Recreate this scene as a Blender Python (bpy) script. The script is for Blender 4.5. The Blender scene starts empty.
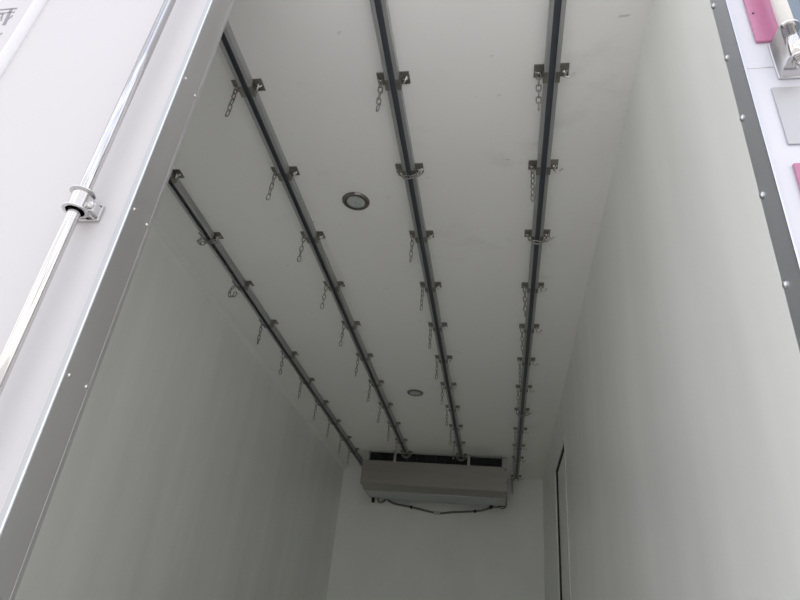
import bpy, bmesh, math, random
from mathutils import Vector, Matrix

# ------------------------------------------------------------------ camera, world, exposure
S = bpy.context.scene
COL = S.collection
CAMZ = 1.65
cam_data = bpy.data.cameras.new('camera')
cam = bpy.data.objects.new('camera', cam_data)
COL.objects.link(cam)
r = Vector((0.986064, 0.137631, 0.093459)); u = Vector((-0.010772, -0.507776, 0.861422)); f = Vector((-0.166015, 0.850424, 0.499218))
u = Vector((0, 0, 0)) + r.cross(f)
cam.matrix_world = Matrix(((r.x, u.x, -f.x, 0), (r.y, u.y, -f.y, 0), (r.z, u.z, -f.z, CAMZ), (0, 0, 0, 1)))
cam_data.sensor_fit = 'HORIZONTAL'; cam_data.sensor_width = 36
cam_data.lens = 615.13 / 800 * 36
cam_data.clip_start = 0.02
S.camera = cam

W = bpy.data.worlds.new('overcast_sky'); S.world = W; W.use_nodes = True
wn = W.node_tree.nodes; wl = W.node_tree.links
bg = wn['Background']
tc = wn.new('ShaderNodeTexCoord'); sp = wn.new('ShaderNodeSeparateXYZ')
rp = wn.new('ShaderNodeValToRGB')
rp.color_ramp.elements[0].position = 0.0; rp.color_ramp.elements[0].color = (1.0, 0.965, 0.94, 1)
rp.color_ramp.elements[1].position = 0.9; rp.color_ramp.elements[1].color = (0.76, 0.80, 0.92, 1)
nzw = wn.new('ShaderNodeTexNoise'); nzw.inputs['Scale'].default_value = 4.0; nzw.inputs['Detail'].default_value = 3
rw = wn.new('ShaderNodeMapRange'); rw.inputs['From Min'].default_value = 0.35; rw.inputs['From Max'].default_value = 0.65
rw.inputs['To Min'].default_value = 0.50; rw.inputs['To Max'].default_value = 1.45
mpw = wn.new('ShaderNodeMapping'); mpw.inputs['Scale'].default_value = (2.2, 2.2, .45)
wl.new(tc.outputs['Generated'], mpw.inputs[0]); wl.new(mpw.outputs[0], nzw.inputs['Vector']); wl.new(nzw.outputs['Fac'], rw.inputs['Value'])
mw = wn.new('ShaderNodeMath'); mw.operation = 'MULTIPLY'; wl.new(rw.outputs[0], mw.inputs[0]); mw.inputs[1].default_value = 1.32
wl.new(mw.outputs[0], bg.inputs[1])
wl.new(tc.outputs['Generated'], sp.inputs[0]); wl.new(sp.outputs['Z'], rp.inputs[0]); wl.new(rp.outputs[0], bg.inputs[0])
bg.inputs[1].default_value = 1.32

sd = bpy.data.lights.new('hazy_sun', 'SUN'); sd.energy = 2.2; sd.angle = math.radians(8); sd.color = (1.0, 0.97, 0.93)
sun = bpy.data.objects.new('hazy_sun', sd); COL.objects.link(sun)
sun.rotation_euler = Vector((-0.30, 0.50, 0.85)).to_track_quat('Z', 'Y').to_euler()
S.cycles.max_bounces = 16; S.cycles.diffuse_bounces = 12; S.cycles.glossy_bounces = 6

S.view_settings.view_transform = 'Standard'
S.view_settings.look = 'None'
S.view_settings.gamma = 1
S.view_settings.use_curve_mapping = False
S.view_settings.exposure = 0.45

# ------------------------------------------------------------------ dimensions (metres)
XL, XR = -1.739, 0.428          # inner side walls
YD, YI, YB = 0.828, 0.921, 6.73  # rear face, inner face of the doors, front bulkhead
ZF, ZC = 1.10, 3.41             # floor, ceiling
YL = 0.847                      # outer face of the closed leaf
XE = -0.710                     # free edge of the closed leaf
RAILX = [-1.473, -0.934, -0.392, 0.151]
ROWS = [1.4504 + i * 0.45952 for i in range(10)]
ROWS.append(ROWS[9] + 0.3774); ROWS.append(ROWS[10] + 0.6723)

# ------------------------------------------------------------------ materials
def mat(name, col, rough=0.5, metal=0.0, var=0.0, scale=3.0, stretch=(1, 1, 1), bump=0.0, spec=None, stain=None):
    m = bpy.data.materials.new(name); m.use_nodes = True
    nt = m.node_tree; b = nt.nodes['Principled BSDF']
    b.inputs['Base Color'].default_value = (*col, 1)
    b.inputs['Roughness'].default_value = rough
    b.inputs['Metallic'].default_value = metal
    if spec is not None: b.inputs['Specular IOR Level'].default_value = spec
    if var or bump or stain:
        t = nt.nodes.new('ShaderNodeTexCoord'); mp = nt.nodes.new('ShaderNodeMapping')
        mp.inputs['Scale'].default_value = stretch
        nz = nt.nodes.new('ShaderNodeTexNoise'); nz.inputs['Scale'].default_value = scale; nz.inputs['Detail'].default_value = 5
        nt.links.new(t.outputs['Object'], mp.inputs[0]); nt.links.new(mp.outputs[0], nz.inputs['Vector'])
        last = None
        if var:
            cr = nt.nodes.new('ShaderNodeValToRGB')
            cr.color_ramp.elements[0].position = 0.3; cr.color_ramp.elements[1].position = 0.7
            cr.color_ramp.elements[0].color = (*[max(0, c * (1 - var)) for c in col], 1)
            cr.color_ramp.elements[1].color = (*[min(1, c * (1 + var * .3)) for c in col], 1)
            nt.links.new(nz.outputs['Fac'], cr.inputs[0]); last = cr.outputs[0]
            rr = nt.nodes.new('ShaderNodeMapRange')
            rr.inputs['To Min'].default_value = rough * 0.85; rr.inputs['To Max'].default_value = min(1, rough * 1.2)
            nt.links.new(nz.outputs['Fac'], rr.inputs['Value']); nt.links.new(rr.outputs[0], b.inputs['Roughness'])
        if stain:
            mp2 = nt.nodes.new('ShaderNodeMapping'); mp2.inputs['Scale'].default_value = stain[0]
            mp2.inputs['Location'].default_value = (3.1, 1.7, 0.4)
            n2 = nt.nodes.new('ShaderNodeTexNoise'); n2.inputs['Scale'].default_value = 1.0; n2.inputs['Detail'].default_value = 7
            n2.inputs['Roughness'].default_value = 0.65
            nt.links.new(t.outputs['Object'], mp2.inputs[0]); nt.links.new(mp2.outputs[0], n2.inputs['Vector'])
            c2 = nt.nodes.new('ShaderNodeValToRGB')
            c2.color_ramp.elements[0].position = stain[1]; c2.color_ramp.elements[1].position = stain[2]
            c2.color_ramp.elements[0].color = (0, 0, 0, 1); c2.color_ramp.elements[1].color = (stain[3],) * 3 + (1,)
            nt.links.new(n2.outputs['Fac'], c2.inputs[0])
            mx = nt.nodes.new('ShaderNodeMix'); mx.data_type = 'RGBA'
            nt.links.new(c2.outputs[0], mx.inputs['Factor'])
            if last: nt.links.new(last, mx.inputs['A'])
            else: mx.inputs['A'].default_value = (*col, 1)
            mx.inputs['B'].default_value = (*stain[4], 1); last = mx.outputs['Result']
        if last: nt.links.new(last, b.inputs['Base Color'])
        if bump:
            bp = nt.nodes.new('ShaderNodeBump'); bp.inputs['Strength'].default_value = bump; bp.inputs['Distance'].default_value = 0.01
            nt.links.new(nz.outputs['Fac'], bp.inputs['Height']); nt.links.new(bp.outputs[0], b.inputs['Normal'])
    return m

M_ceil = mat('frp_ceiling', (0.955, 0.945, 0.922), 0.42, var=0.035, scale=1.3, stain=((2.2, 3.2, 1), 0.60, 0.74, 0.22, (0.50, 0.48, 0.44)))
def scuffs(m, scale, lo, hi, amt, col, loc=(0, 0, 0)):
    nt = m.node_tree; b = nt.nodes['Principled BSDF']; src = b.inputs['Base Color'].links[0].from_socket
    t = nt.nodes.new('ShaderNodeTexCoord'); mp = nt.nodes.new('ShaderNodeMapping'); mp.inputs['Scale'].default_value = scale; mp.inputs['Location'].default_value = loc
    n = nt.nodes.new('ShaderNodeTexNoise'); n.inputs['Scale'].default_value = 1; n.inputs['Detail'].default_value = 3
    c = nt.nodes.new('ShaderNodeValToRGB'); c.color_ramp.elements[0].position = lo; c.color_ramp.elements[1].position = hi
    c.color_ramp.elements[0].color = (0, 0, 0, 1); c.color_ramp.elements[1].color = (amt, amt, amt, 1)
    mx = nt.nodes.new('ShaderNodeMix'); mx.data_type = 'RGBA'; mx.inputs['B'].default_value = (*col, 1)
    nt.links.new(t.outputs['Object'], mp.inputs[0]); nt.links.new(mp.outputs[0], n.inputs['Vector']); nt.links.new(n.outputs['Fac'], c.inputs[0])
    nt.links.new(c.outputs[0], mx.inputs['Factor']); nt.links.new(src, mx.inputs['A']); nt.links.new(mx.outputs['Result'], b.inputs['Base Color'])
scuffs(M_ceil, (17, 26, 1),   .73, .77, .35, (.32, .30, .28))
M_wall = mat('frp_wall', (0.905, 0.92, 0.89), 0.32, var=0.08, scale=2.0, stretch=(1, 2.2, .35), bump=0.03)  # upright colour streaks paint in the soft reflections of the glossy panels
M_back = mat('frp_bulkhead', (0.91, 0.925, 0.89), 0.45, var=0.05, scale=2.0, stretch=(1.6, 1, .7))
M_floor = mat('floor_metal', (0.95, 0.94, 0.91), 0.27, 0.95, var=0.1, scale=6)
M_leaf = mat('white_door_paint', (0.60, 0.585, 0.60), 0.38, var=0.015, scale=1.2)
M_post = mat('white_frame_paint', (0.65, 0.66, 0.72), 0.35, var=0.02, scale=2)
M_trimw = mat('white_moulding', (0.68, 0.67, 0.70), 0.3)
M_edge = mat('brushed_edge_steel', (0.68, 0.67, 0.67), 0.36, 0.9, var=0.12, scale=5, stretch=(1, 1, .3))
M_alu = mat('bright_aluminium', (0.80, 0.84, 0.88), 0.35, 0.7)
M_flange = mat('flange_metal', (0.50, 0.51, 0.53), 0.45, 0.4)
M_slot = mat('slot_shade', (0.145, 0.16, 0.185), 0.5, 0.3)  # shade inside the rail channel, put into the colour
M_edgeb = mat('blue_reveal_steel', (0.68, 0.70, 0.755), 0.36, 0.9, var=0.10, scale=5, stretch=(1, 1, .3))
M_rail = mat('galvanised_rail', (0.48, 0.485, 0.485), 0.42, 0.6, var=0.15, scale=7, stretch=(4, .6, 4))
M_plate = mat('worn_steel_plate', (0.30, 0.285, 0.255), 0.40, 0.85, var=0.25, scale=40)
M_chain = mat('chain_steel', (0.36, 0.35, 0.335), 0.32, 0.95)
M_hook = mat('bright_hook_steel', (0.72, 0.70, 0.67), 0.25, 0.95)
M_chrome = mat('polished_stainless', (0.66, 0.645, 0.635), 0.10, 1.0)
M_satin = mat('satin_stainless', (0.66, 0.66, 0.67), 0.3, 0.95)
M_cool = mat('cooler_stainless', (0.32, 0.305, 0.275), 0.36, 0.55, var=0.10, scale=3, stretch=(.6, 1, 4))
M_coolend = mat('cooler_end_metal', (0.42, 0.415, 0.395), 0.45, 0.3)
M_tray = mat('tray_metal', (0.50, 0.52, 0.53), 0.4, 0.5)
M_black = mat('black_coil', (0.008, 0.009, 0.013), 0.6)
M_rubber = mat('black_rubber', (0.02, 0.02, 0.02), 0.6)
M_hose = mat('grey_hose', (0.17, 0.17, 0.16), 0.5)
M_tie = mat('pale_clip', (0.6, 0.6, 0.58), 0.5)
M_red = mat('red_reflector', (0.50, 0.19, 0.32), 0.22, var=0.04, scale=60, stretch=(1, 1, 1))
M_lens = mat('frosted_lens', (0.50, 0.52, 0.52), 0.28, var=0.06, scale=60)
M_bezel = mat('dark_chrome_bezel', (0.27, 0.25, 0.235), 0.22, 0.95)
M_text = mat('grey_lettering', (0.27, 0.26, 0.29), 0.5)
M_strike = mat('dull_strike_steel', (0.50, 0.50, 0.52), 0.5, 0.5)
M_tube = mat('white_tube', (0.86, 0.84, 0.82), 0.3)
M_blue = mat('sky_tinted_steel', (0.20, 0.25, 0.31), 0.35, 0.3)  # sky reflected in the stainless edging, put into the base colour
M_groundm = mat('pale_concrete', (0.52, 0.51, 0.49), 0.85, var=0.12, scale=1.2)

# ------------------------------------------------------------------ mesh helpers
def link(name, bm, m, parent=None, smooth=False, loc=None):
    me = bpy.data.meshes.new(name)
    bmesh.ops.recalc_face_normals(bm, faces=bm.faces)
    if smooth:
        for fc in bm.faces: fc.smooth = True
    bm.to_mesh(me); bm.free(); me.materials.append(m)
    o = bpy.data.objects.new(name, me); COL.objects.link(o)
    if loc: o.location = loc
    if parent: o.parent = parent
    return o

def tag(o, label, cat, group=None, kind=None):
    if label: o['label'] = label
    if cat: o['category'] = cat
    if group: o['group'] = group
    if kind: o['kind'] = kind
    return o

def struct(o, label=None):
    o['kind'] = 'structure'
    if label: o['label'] = label
    return o

def empty(name, loc=(0, 0, 0)):
    o = bpy.data.objects.new(name, None); COL.objects.link(o); o.location = loc; o.empty_display_size = .05
    return o

def box(bm, x0, x1, y0, y1, z0, z1, bev=0.0, seg=2):
    g = bmesh.ops.create_cube(bm, size=1)
    vs = g['verts']
    for v in vs:
        v.co = Vector(((x0 + x1) / 2 + v.co.x * (x1 - x0), (y0 + y1) / 2 + v.co.y * (y1 - y0), (z0 + z1) / 2 + v.co.z * (z1 - z0)))
    if bev:
        es = {e for v in vs for e in v.link_edges}
        bmesh.ops.bevel(bm, geom=list(es), offset=bev, segments=seg, affect='EDGES', profile=0.5)
    return bm

def BX(*a, **k):
    return box(bmesh.new(), *a, **k)

def tube(bm, pts, rad, n=10, closed=False, cap=True):
    pts = [Vector(p) for p in pts]; N = len(pts); rings = []
    up = None
    for i, p in enumerate(pts):
        if closed: t = (pts[(i + 1) % N] - pts[i - 1])
        else: t = pts[min(i + 1, N - 1)] - pts[max(i - 1, 0)]
        t.normalize()
        if up is None:
            up = Vector((0, 0, 1)) if abs(t.z) < .9 else Vector((1, 0, 0))
        a = (up - t * up.dot(t)).normalized(); b = t.cross(a); up = a
        rr = rad[i] if isinstance(rad, (list, tuple)) else rad
        rings.append([bm.verts.new(p + a * math.cos(2 * math.pi * k / n) * rr + b * math.sin(2 * math.pi * k / n) * rr) for k in range(n)])
    M = N if closed else N - 1
    for i in range(M):
        A, B = rings[i], rings[(i + 1) % N]
        for k in range(n):
            bm.faces.new((A[k], A[(k + 1) % n], B[(k + 1) % n], B[k]))
    if not closed and cap:
        bm.faces.new(rings[0][::-1]); bm.faces.new(rings[-1])
    return bm

def smoothpts(pts, k=5):
    P = [Vector(p) for p in pts]; out = []
    for i in range(len(P) - 1):
        p0 = P[max(i - 1, 0)]; p1 = P[i]; p2 = P[i + 1]; p3 = P[min(i + 2, len(P) - 1)]
        for j in range(k):
            t = j / k
            out.append(0.5 * ((2 * p1) + (p2 - p0) * t + (2 * p0 - 5 * p1 + 4 * p2 - p3) * t * t + (3 * p1 - p0 - 3 * p2 + p3) * t ** 3))
    out.append(P[-1]); return out

def lathe(bm, prof, axis='z', origin=(0, 0, 0), n=32, cap=True):
    O = Vector(origin); rings = []
    for rr, h in prof:
        ring = []
        for k in range(n):
            c, s = math.cos(2 * math.pi * k / n) * rr, math.sin(2 * math.pi * k / n) * rr
            if axis == 'z': v = Vector((c, s, h))
            elif axis == 'y': v = Vector((c, h, s))
            else: v = Vector((h, c, s))
            ring.append(bm.verts.new(O + v))
        rings.append(ring)
    for A, B in zip(rings, rings[1:]):
        for k in range(n): bm.faces.new((A[k], A[(k + 1) % n], B[(k + 1) % n], B[k]))
    if cap:
        bm.faces.new(rings[0][::-1]); bm.faces.new(rings[-1])
    return bm

def extrude_profile(bm, prof, axis, a, b):
    """closed 2D outline swept from a to b; axis 'y': prof=(x,z); axis 'z': prof=(x,y); axis 'x': prof=(y,z)"""
    def P(q, t):
        if axis == 'y': return (q[0], t, q[1])
        if axis == 'z': return (q[0], q[1], t)
        return (t, q[0], q[1])
    A = [bm.verts.new(P(q, a)) for q in prof]; B = [bm.verts.new(P(q, b)) for q in prof]
    n = len(prof)
    for k in range(n): bm.faces.new((A[k], A[(k + 1) % n], B[(k + 1) % n], B[k]))
    bm.faces.new(A[::-1]); bm.faces.new(B)
    return bm

# ------------------------------------------------------------------ ground and truck body shell
T = 0.085
struct(link('ground', BX(-14, 14, -14, 20, -0.2, 0), M_groundm))
struct(link('floor', BX(XL - T, XR + T, YI, YB + T, ZF - 0.12, ZF), M_floor))
struct(link('ceiling', BX(XL - T, XR + T, YD, YB + T, ZC, ZC + 0.10), M_ceil))
struct(link('wall_left', BX(XL - T, XL, YD, YB, ZF, ZC), M_wall))
struct(link('wall_front', BX(XL - T, XR + T, YB, YB + T, ZF, ZC), M_back))

# right wall with the opening of the side door
DY0, DY1, DZ = 4.30, 5.15, 3.070
bm = bmesh.new()
box(bm, XR, XR + T, 0.884, DY0, ZF, ZC)
box(bm, XR, XR + T, DY1, YB, ZF, ZC)
box(bm, XR, XR + T, DY0, DY1, DZ, ZC)
struct(link('wall_right', bm, M_wall))
d = struct(empty('door_1', (XR + .03, (DY0 + DY1) / 2, ZF)), 'side door let into the right wall near the cooler')
def kid(name, bm, m, parent, **k):
    o = link(name, bm, m, parent, **k)
    o.location = Vector(o.location) - parent.location
    return o
kid('door_panel', BX(XR + .022, XR + .075, DY0 + .012, DY1 - .012, ZF + .012, DZ - .012), M_wall, d)
bm = bmesh.new()
box(bm, XR + .008, XR + .07, DY1 - .012, DY1, ZF, DZ); box(bm, XR + .008, XR + .07, DY0, DY0 + .012, ZF, DZ)
box(bm, XR + .008, XR + .07, DY0 + .012, DY1 - .012, DZ - .012, DZ)
kid('gasket', bm, M_rubber, d)
bm = bmesh.new()
box(bm, XR - .004, XR + .004, DY0 - .014, DY0 - .001, ZF, DZ + .02)
kid('edge_trim', bm, M_trimw, d)
# rear frame: sill, header, left post (behind the closed leaf)
struct(link('trim_1', BX(XL - T, XR + .132, YD + .002, YI, ZC + .10, ZC + .20), M_post))
struct(link('trim_2', BX(XL - T, XR + .132, YD + .002, YI, ZF - .12, ZF), M_post))
# seam moulding between left wall and ceiling
bm = bmesh.new()
extrude_profile(bm, [(XL, ZC), (XL + .022, ZC), (XL + .020, ZC - .003), (XL + .003, ZC - .020), (XL, ZC - .022)], 'y', YI + .01, YB)
struct(link('trim_3', bm, M_back))

# right rear post
post = struct(empty('trim_4', (XR + .066, 0.856, ZF)), 'white rear frame post on the right with a riveted steel reveal')
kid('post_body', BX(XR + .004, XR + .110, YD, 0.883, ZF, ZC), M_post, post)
bm = BX(XR, XR + .0035, YD - .002, 0.884, ZF, ZC)
box(bm, XR, XR + .0035, YD - .003, YD - .0005, ZF, ZC)
kid('reveal_strip', bm, M_edgeb, post)
def rivet_bm(axis, rad=.0055, h=.004, sign=1):
    prof = [(rad, 0), (rad * .92, h * .45 * sign), (rad * .6, h * .85 * sign), (rad * .15, h * sign)]
    return lathe(bmesh.new(), prof, axis, n=12)
def fast_copy(o, loc, parent=None):
    c = o.copy(); COL.objects.link(c); c.location = loc
    if parent: c.parent = parent
    return c
rv = rivet_bm('x', sign=-1, rad=.0065, h=.005)
rv = link('rivet', rv, M_satin, post, smooth=True)
zs = [3.22, 3.05, 2.886, 2.722, 2.557, 2.375, 2.198, 2.02, 1.85, 1.68]
base = Vector((XR, .8745, 0)) - post.location
for k, z in enumerate(zs):
    L = base + Vector((0, 0, z))
    if k == 0: rv.location = L
    else: fast_copy(rv, L, post)
kid('panel_seam', BX(XR + .006, XR + .10, YD - .0008, YD + .001, 2.6335, 2.6355), M_satin, post)

# closed left leaf ------------------------------------------------------------
leaf = struct(empty('door_2', ((XL + XE) / 2, YL, ZF)), 'closed white rear door leaf on the left with a chrome lock rod')
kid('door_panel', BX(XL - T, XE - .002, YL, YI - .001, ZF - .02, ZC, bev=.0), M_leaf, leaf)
bm = bmesh.new()
w = .0015
extrude_profile(bm, [(XE - .016, YL - w), (XE, YL - w), (XE, YI), (XE - .012, YI), (XE - .012, YI + .0), (XE - w, YI - w), (XE - w, YL), (XE - .016, YL)], 'z', ZF - .02, ZC)
kid('edge_channel', bm, M_edge, leaf)
kid('edge_flange', BX(XE - .0135, XE - .0015, YL - .0035, YL - w, ZF - .02, ZC, bev=.0006), M_flange, leaf)
kid('edge_bead', BX(XE - .0028, XE + .0008, YL - .0044, YL - .0002, ZF - .02, ZC, bev=.0012), M_alu, leaf)
kid('edge_lip', BX(XE - .001, XE + .0004, YI - .009, YI + .0005, ZF - .02, ZC), M_edge, leaf)
rv = link('rivet', rivet_bm('x', sign=1, rad=.0042, h=.003), M_hook, leaf, smooth=True)
first = True
for z in (3.09, 2.724, 2.351, 2.001, 1.64, 1.28):
    for y in (.857, .906):
        L = Vector((XE, y, z)) - leaf.location
        if first: rv.location = L; first = False
        else: fast_copy(rv, L, leaf)
# white half-round moulding
bm = bmesh.new()
prof = [(-1.229, YL)] + [(-1.208 + .021 * -math.cos(a), YL - .011 * math.sin(a)) for a in [math.pi * k / 12 for k in range(1, 12)]] + [(-1.187, YL)]
extrude_profile(bm, prof, 'z', ZF, ZC - .02)
kid('moulding', bm, M_trimw, leaf)
# lettering on the leaf, left of the moulding (only its right end is in the frame)
bm = bmesh.new()
def stroke(bm, a, b, wa, wb, y):
    a = Vector((a[0], 0, a[1])); b = Vector((b[0], 0, b[1])); t = (b - a).normalized(); n = Vector((-t.z, 0, t.x))
    q = [a + n * wa / 2, b + n * wb / 2, b - n * wb / 2, a - n * wa / 2]
    A = [bm.verts.new((p.x, y, p.z)) for p in q]; B = [bm.verts.new((p.x, y - .0006, p.z)) for p in q]
    for k in range(4): bm.faces.new((A[k], A[(k + 1) % 4], B[(k + 1) % 4], B[k]))
    bm.faces.new(A); bm.faces.new(B[::-1])
STROKES = [((-1.3372, 3.0215), (-1.2688, 3.0225), 0.0038, 0.0052), ((-1.3301, 3.0068), (-1.2675, 3.0068), 0.0026, 0.0026), ((-1.285, 3.0221), (-1.2759, 2.9553), 0.0082, 0.0097), ((-1.2671, 2.9931), (-1.2746, 2.9775), 0.0026, 0.0016), ((-1.3213, 3.0009), (-1.2982, 3.0026), 0.0022, 0.0022), ((-1.3014, 3.0029), (-1.2932, 2.9732), 0.0033, 0.0033), ((-1.2999, 2.9904), (-1.3067, 2.9828), 0.002, 0.002), ((-1.2806, 2.9041), (-1.2647, 2.9222), 0.0072, 0.0024)]
for s_ in STROKES: stroke(bm, *s_, YL - .0003)
kid('lettering', bm, M_text, leaf)
# lock rod
RY = YL - .034; RR = .0118
kid('lock_rod', tube(bmesh.new(), [(-.795, RY, ZF + .05), (-.795, RY, ZC - .03)], RR, n=28), M_chrome, leaf, smooth=True)
# rod clamp
RX = -.795
cz = 2.334
cl = empty('rod_clamp', (0, 0, 0)); cl.parent = leaf; cl.location = Vector((RX, RY, cz)) - leaf.location
def sub(name, bm, m, smooth=False): return link(name, bm, m, cl, smooth=smooth)
sub('collar', lathe(bmesh.new(), [(.0121, -.021), (.0175, -.021), (.0175, .021), (.0121, .021)], 'z', n=32, cap=False), M_chrome, smooth=False)
for z in (-.021, .0205):
    sub('collar_flange', lathe(bmesh.new(), [(.0121, z), (.0235, z), (.0235, z + .0025), (.0121, z + .0025)], 'z', n=36, cap=False), M_satin)
bm = bmesh.new()
box(bm, -.020, .031, .026, .0335, -.022, .015, bev=.0015)
box(bm, .010, .018, .004, .030, -.017, .017, bev=.001)
box(bm, -.018, -.011, .004, .030, -.017, .017, bev=.001)
sub('clamp_base', bm, M_chrome)
sub('clamp_block', BX(.014, .029, .008, .028, -.014, .008, bev=.003), M_satin)
sub('bolt', lathe(bmesh.new(), [(.0085, .008), (.0085, .003), (.0065, .001), (.002, .0)], 'y', origin=(.0215, .0, -.003), n=6), M_chrome)

# opened right leaf, folded back along the outside of the truck -----------------
d3 = struct(empty('door_3', (.62, 1.4, ZF)), 'opened right rear door leaf folded back along the outside')
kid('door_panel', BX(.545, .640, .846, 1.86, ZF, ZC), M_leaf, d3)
kid('edge_channel', BX(.5405, .643, .834, .846, ZF, ZC, bev=.002), M_blue, d3)
kid('gasket', tube(bmesh.new(), [(.572, .830, ZF + .02), (.572, .830, ZC - .02)], .004, n=10), M_alu, d3, smooth=True)

# ------------------------------------------------------------------ ceiling rails
RAILEND = [6.72, 5.985, 5.985, 6.72]
ORD = ['leftmost rail', 'second rail from left', 'third rail from left', 'rightmost rail']
RH, RW = .032, .0245
for i, x in enumerate(RAILX):
    t = .003; s = .0108; z1 = ZC; z0 = ZC - RH
    bm = bmesh.new()
    prof = [(-RW, z1), (RW, z1), (RW, z0), (s, z0), (s, z0 + t), (RW - t, z0 + t), (RW - t, z1 - t), (-RW + t, z1 - t), (-RW + t, z0 + t), (-s, z0 + t), (-s, z0), (-RW, z0)]
    extrude_profile(bm, prof, 'y', .95, RAILEND[i])
    o = link('ceiling_rail', bm, M_rail, None, loc=(x, 0, 0))
    lab = ['grey slotted steel rail nearest the left wall, leftmost of the four ceiling rails',
           'grey slotted steel ceiling rail, second from the left, left of the round lights',
           'grey slotted steel ceiling rail, third from the left, right of the round lights',
           'grey slotted steel rail nearest the right wall, rightmost of the four ceiling rails'][i]
    shade_strip = link('slot_shade_strip', BX(-RW + t + .0005, RW - t - .0005, .955, RAILEND[i] - .005, z1 - t - .008, z1 - t - .0005), M_slot, o)  # added dark strip that deepens the shade in the open slot
    tag(o, lab, 'rail', 'slotted steel rails along the ceiling')

# bracket prototype -------------------------------------------------------------
def bracket_meshes():
    out = {}
    for sgn, key in ((-1, 'l'), (1, 'r')):
        bm = bmesh.new()
        a, b = sorted((sgn * (RW + .0006), sgn * .058))
        box(bm, a, b, -.030, .023, -.0045, 0, bev=.0012)
        out['plate' + key] = link_mesh('base_plate', bm, M_plate)
        bm = bmesh.new(); c = sgn * .042
        pts = [(c - .010, -.005, -.003), (c - .010, -.005, -.008), (c - .006, -.005, -.013), (c, -.005, -.015), (c + .006, -.005, -.013), (c + .010, -.005, -.008), (c + .010, -.005, -.003)]
        tube(bm, smoothpts(pts, 3), .0028, n=8)
        out['eye' + key] = link_mesh('eye', bm, M_hook, True)
        bm = bmesh.new()
        a, b = sorted((sgn * (RW + .0006), sgn * (RW + .0036)))
        box(bm, a, b, -.022, .022, -RH - .0032, -.004)
        a, b = sorted((sgn * .0125, sgn * (RW + .0036)))
        box(bm, a, b, -.022, .022, -RH - .0034, -RH - .0006)
        out['clip' + key] = link_mesh('rail_clip', bm, M_plate)
    return out
def link_mesh(name, bm, m, smooth=False):
    me = bpy.data.meshes.new(name); bmesh.ops.recalc_face_normals(bm, faces=bm.faces)
    if smooth:
        for fc in bm.faces: fc.smooth = True
    bm.to_mesh(me); bm.free(); me.materials.append(m); return me
BM = bracket_meshes()
def child(name, me, parent, loc=(0, 0, 0), rot=None):
    o = bpy.data.objects.new(name, me); COL.objects.link(o); o.parent = parent; o.location = loc
    if rot is not None: o.rotation_mode = 'QUATERNION'; o.rotation_quaternion = rot
    return o
# chain link: an oval ring standing along local z
bm = bmesh.new(); pts = []
for k in range(20):
    a = 2 * math.pi * k / 20
    pts.append((.0075 * math.cos(a), 0, .0075 * math.sin(a) + (.0085 if math.sin(a) >= 0 else -.0085)))
tube(bm, pts, .0026, n=7, closed=True)
LINK = link_mesh('chain_link', bm, M_chain, True)
# hook
bm = bmesh.new()
tube(bm, smoothpts([(-.004, 0, .006), (.003, 0, .007), (.005, 0, 0), (0.000, -.001, -.012), (.001, -.002, -.021), (.008, -.003, -.028), (.020, -.003, -.025), (.033, -.002, -.012)], 4), .0033, n=8)
HOOK = link_mesh('hook', bm, M_hook, True)

NUM = ['first', 'second', 'third', 'fourth', 'fifth', 'sixth', 'seventh', 'eighth', 'ninth', 'tenth', 'eleventh', 'twelfth']
def hang_chain(parent, path, pitch=.029):
    P = [Vector(p) for p in path]
    d = [0]
    for a, b in zip(P, P[1:]): d.append(d[-1] + (b - a).length)
    def at(s):
        for k in range(len(P) - 1):
            if s <= d[k + 1] or k == len(P) - 2:
                t = (s - d[k]) / (d[k + 1] - d[k]); return P[k].lerp(P[k + 1], min(t, 1))
    n = int(d[-1] / pitch)
    roll = random.uniform(0, 1.4)
    for k in range(n):
        c = (at(k * pitch) + at((k + 1) * pitch)) / 2; t = (at((k + 1) * pitch) - at(k * pitch)).normalized()
        q = t.to_track_quat('Z', 'X')
        from mathutils import Quaternion
        q = q @ Quaternion((0, 0, 1), roll + (math.pi / 2) * (k % 2) + random.uniform(-.15, .15))
        child('chain_link', LINK, parent, c, q)

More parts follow.
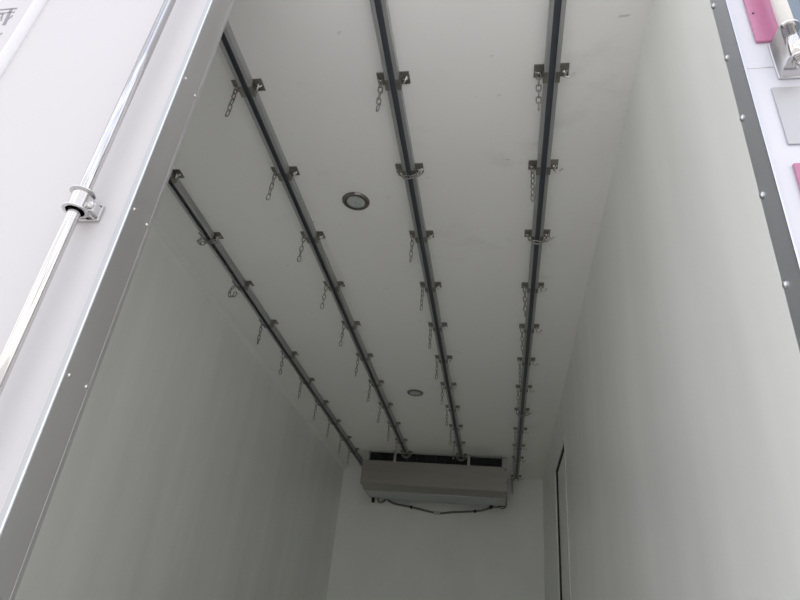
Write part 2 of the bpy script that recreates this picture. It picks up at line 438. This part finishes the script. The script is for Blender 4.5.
random.seed(4)
cross = {(2, 1), (3, 2), (0, 2), (3, 7), (1, 10), (2, 10)}
loops = {(0, 3)}
for ri, x in enumerate(RAILX):
    nrow = 12 if ri in (3,) else 11
    i0 = 1 if ri == 0 else 0
    for i in range(i0, nrow):
        y = ROWS[i]; n = NUM[i - i0]
        last = (i == nrow - 1)
        pos = f'{n} from the open rear, ' + ORD[ri]
        b = empty('rail_bracket', (x, y, ZC))
        tag(b, f'dark steel bracket plates, {pos}', 'bracket', 'steel brackets along the ceiling rails')
        for key in 'lr':
            child('base_plate', BM['plate' + key], b); child('eye', BM['eye' + key], b); child('rail_clip', BM['clip' + key], b)
        # hook on the right-hand eye
        h = bpy.data.objects.new('hook', HOOK); COL.objects.link(h); h.location = (x + .042, y - .005, ZC - .017)
        h.rotation_euler = (0, 0, random.uniform(-.35, .25) - (.0 if ri == 3 else .9)); h.scale = (1, 1, 1) if ri == 3 else (.8, .8, .8)
        tag(h, f'bright steel hook, {pos}', 'hook', 'steel hooks beside the ceiling rails')
        if ri == 0 and i == 1: continue
        c = empty('restraint_chain', (x - .042, y - .005, ZC - .014))
        if (ri, i) in cross:
            lab = f'chain looped across to its hook, {pos}'
            path = smoothpts([(0, 0, -.002), (.000, -.006, -.026), (.018, -.010, -.045), (.045, -.012, -.053), (.072, -.010, -.043), (.090, -.006, -.028), (.096, -.006, -.018)], 4)
            if ri == 0: path = smoothpts([(0, 0, -.002), (-.012, -.003, -.016), (-.016, -.004, -.034), (.002, -.008, -.046), (.032, -.010, -.044), (.066, -.010, -.034), (.088, -.006, -.022)], 4)
        elif (ri, i) in loops:
            lab = f'chain hanging in a closed loop, {pos}'
            path = smoothpts([(-.002, 0, -.002), (-.020, 0, -.030), (-.024, -.003, -.062), (-.004, -.004, -.088), (.016, -.004, -.062), (.010, 0, -.030)], 4)
        else:
            lab = f'chain hanging straight, {pos}'
            L = .149 if i % 3 else .175
            if ri == 3: L = .176
            if ri == 2: L = .147
            sw = random.uniform(-.004, .004)
            path = [(0, 0, -.002), (sw, sw * .5, -L)]
        tag(c, lab, 'chain', 'short restraint chains hanging by the ceiling rails')
        hang_chain(c, path)

# ------------------------------------------------------------------ round ceiling lights
for k, (x, y, lab) in enumerate(((-.665, 2.117, 'round unlit ceiling light with dark chrome rim, the one nearer the open rear'),
                                 (-.663, 4.403, 'round unlit ceiling light with dark chrome rim, the one nearer the cooler'))):
    o = empty('ceiling_light', (x, y, ZC))
    tag(o, lab, 'light', 'round recessed lights in the ceiling')
    link('bezel', lathe(bmesh.new(), [(.041, -.0065), (.048, -.010), (.056, -.0085), (.0625, -.003), (.0635, 0), (.041, 0)], 'z', n=48, cap=False), M_bezel, o, smooth=True)
    link('lens', lathe(bmesh.new(), [(.0415, 0), (.0415, -.0045), (.038, -.0058), (.003, -.0062), (.001, -.0062)], 'z', n=48), M_lens, o, smooth=False)
    link('screw', lathe(bmesh.new(), [(.0028, -.006), (.0028, -.0082), (.001, -.0086)], 'z', n=12), M_bezel, o)

# ------------------------------------------------------------------ evaporator cooler
CX0, CX1, CY0, CY1 = -1.371, .054, 5.995, 6.59
ZT, ZG, ZB = 3.4085, 3.314, 3.071
ev = empty('evaporator_cooler', ((CX0 + CX1) / 2, (CY0 + CY1) / 2, ZB))
tag(ev, 'long stainless evaporator cooler hung under the ceiling on the front wall', 'cooler')
bm = bmesh.new()
g = .003
# front sheet with folded bottom nose, back, bottom
extrude_profile(bm, [(CY0, ZG), (CY0 + .004, ZG), (CY0 + .004, ZB + .020), (CY0 + .225, ZB + .004), (CY0 + .225, ZB), (CY0, ZB + .016)], 'x', CX0 + g, CX1 - g)
box(bm, CX0 + g, CX1 - g, CY0 + .004, CY0 + .010, ZG - .004, ZG)
kid('front_panel', bm, M_cool, ev)
kid('back_panel', BX(CX0 + g, CX1 - g, CY1 - .004, CY1, ZB + .002, ZT), M_cool, ev)
kid('drip_tray', BX(CX0 + .012, CX1 - .012, CY0 + .235, CY1 - .006, ZB - .003, ZB + .02, bev=.003), M_tray, ev)
for sx, (a, b) in enumerate(((CX0, CX0 + g), (CX1 - g, CX1))):
    bm = bmesh.new()
    extrude_profile(bm, [(CY0, ZT), (CY1, ZT), (CY1, ZB), (CY0 + .225, ZB), (CY0, ZB + .016)], 'x', a, b)
    kid('side_panel', bm, M_coolend, ev)
kid('end_plate', BX(CX0 + g, CX0 + .062, CY0, CY0 + .004, ZG + .0005, ZT), M_coolend, ev)
kid('end_plate', BX(CX1 - .050, CX1 - g, CY0, CY0 + .004, ZG + .0005, ZT), M_coolend, ev)
kid('coil', BX(CX0 + .063, CX1 - .051, CY0 + .045, CY1 - .02, ZG + .001, ZT - .002), M_black, ev)
bm = bmesh.new()
for k in range(3):
    z = ZG + .012 + k * .024
    box(bm, CX0 + .063, CX1 - .051, CY0 + .006, CY0 + .014, z, z + .0025)
for k in range(1, 14):
    x = CX0 + .063 + k * .095
    box(bm, x, x + .002, CY0 + .014, CY0 + .040, ZG + .001, ZT - .004)
kid('grille', bm, M_black, ev)
for x in (-1.048, -.318):
    bm = bmesh.new()
    box(bm, x - .013, x + .013, CY0 - .006, CY0 - .001, ZG - .012, ZC - .0005, bev=.001)
    box(bm, x - .013, x + .013, CY0 - .045, CY0 - .006, ZC - .004, ZC - .0005)
    kid('hanger_strap', bm, M_coolend, ev)
for (x, z) in ((CX1 - .022, 3.285), (CX1 - .012, 3.17), (-.318, 3.304)):
    kid('screw', lathe(bmesh.new(), [(.006, .0), (.006, -.003), (.003, -.005)], 'y', origin=(x, CY0 - .0005, z), n=12), M_rubber, ev)
# pipe stubs and fittings under both ends
bm = tube(bmesh.new(), smoothpts([(-1.28, 6.54, ZB), (-1.275, 6.54, ZB - .03), (-1.255, 6.55, ZB - .045), (-1.225, 6.56, ZB - .03), (-1.205, 6.57, ZB - .004)], 4), .011, n=10)
kid('drain_pipe', bm, M_hose, ev, smooth=True)
bm = bmesh.new(); box(bm, -1.345, -1.318, 6.52, 6.56, ZB - .052, ZB - .004, bev=.003)
kid('drain_fitting', bm, M_rubber, ev)
bm = bmesh.new(); box(bm, -.118, -.088, 6.54, 6.59, ZB - .030, ZB + .018, bev=.004)
kid('cable_gland', bm, M_rubber, ev)
bm = tube(bmesh.new(), smoothpts([(-.09, 6.56, ZB - .012), (-.05, 6.54, ZB - .022), (-.01, 6.54, ZB - .008), (.03, 6.54, ZB - .012), (.045, 6.55, ZB - .002)], 4), .005, n=8)
tube(bm, smoothpts([(-.09, 6.56, ZB - .004), (-.04, 6.57, ZB + .0), (.0, 6.56, ZB - .024), (.03, 6.56, ZB - .02), (.04, 6.56, ZB - .001)], 4), .004, n=8)
kid('cable', bm, M_rubber, ev, smooth=True)
# drain hose clipped to the bulkhead
hy = YB - .018
hose = empty('drain_hose', (-.6, hy, 2.99))
tag(hose, 'thin grey hose sagging along the front wall below the cooler', 'hose')
HP = [(-1.262, hy, 3.165), (-1.235, hy, 3.118), (-1.16, hy, 3.066), (-1.06, hy, 3.046), (-.94, hy, 3.032), (-.67, hy, 2.990), (-.50, hy, 3.010), (-.25, hy, 3.038), (-.13, hy, 3.075), (-.085, hy, 3.135), (-.082, hy, 3.165)]
kid('hose_tube', tube(bmesh.new(), smoothpts(HP, 5), .011, n=10), M_hose, hose, smooth=True)
for (x, z, m) in ((-.945, 3.032, M_rubber), (-.27, 3.035, M_rubber), (-.67, 2.990, M_tie)):
    wdt = .034 if m is M_tie else .01
    kid('hose_clip', BX(x - wdt, x + wdt, hy - .014, YB, z - .015, z + .015, bev=.003), m, hose)

# ------------------------------------------------------------------ fittings on the right rear post
def reflector(z0, z1, lab):
    t = empty('reflector', (.484, YD, (z0 + z1) / 2))
    tag(t, lab, 'reflector', 'red reflectors on the right rear post')
    bm = BX(-.024, .024, -.0065, -.0006, -(z1 - z0) / 2, (z1 - z0) / 2, bev=.0015)
    link('reflector_body', bm, M_red, t)
    link('screw', lathe(bmesh.new(), [(.002, -.0065), (.002, -.0078), (.0008, -.008)], 'y', origin=(-.016, 0, -(z1 - z0) / 2 + .08), n=10), M_rubber, t)
reflector(2.701, 3.00, 'upper red reflector strip on the white post beside the hinge tube')
reflector(2.10, 2.398, 'lower red reflector strip on the white post, at the right frame edge')
pl = empty('strike_plate', (.497, YD, 2.51))
tag(pl, 'flat grey steel plate on the white post below the hinge bracket', 'plate')
link('plate_body', BX(-.034, .034, -.004, -.0006, -.068, .068, bev=.0012), M_strike, pl)

hg = empty('door_hinge', (.500, YD, 2.64))
tag(hg, 'chrome hinge bracket with bolt at the foot of a white tube', 'hinge')
HX, HY = .500, YD - .038    # tube axis
def hk(name, bm, m, smooth=False): return kid(name, bm, m, hg, smooth=smooth)
hk('hinge_tube', tube(bmesh.new(), [(HX, HY, 2.6905), (HX, HY, 3.30)], .0125, n=28), M_tube, True)
hk('knuckle', tube(bmesh.new(), [(HX, HY, 2.6055), (HX, HY, 2.6865)], .0115, n=28), M_chrome, True)
def dplate(z0, z1):
    bm = bmesh.new(); pr = [(HX - .0195, YD - .001), (HX - .019, HY)]
    pr += [(HX + .0185 * -math.cos(a), HY - .0185 * math.sin(a)) for a in [math.pi * k / 10 for k in range(1, 10)]]
    pr += [(HX + .019, HY), (HX + .022, YD - .001)]
    return extrude_profile(bm, pr, 'z', z0, z1)
hk('upper_ear', dplate(2.6868, 2.6902), M_chrome)
hk('lower_ear', dplate(2.602, 2.6052), M_chrome)
hk('bracket_base', BX(HX - .021, HX + .026, YD - .005, YD - .0008, 2.600, 2.694, bev=.0012), M_satin)
hk('bolt', lathe(bmesh.new(), [(.011, 2.6015), (.011, 2.597), (.0075, 2.5965), (.0075, 2.589), (.004, 2.587)], 'z', origin=(HX, HY, 0), n=20), M_chrome)
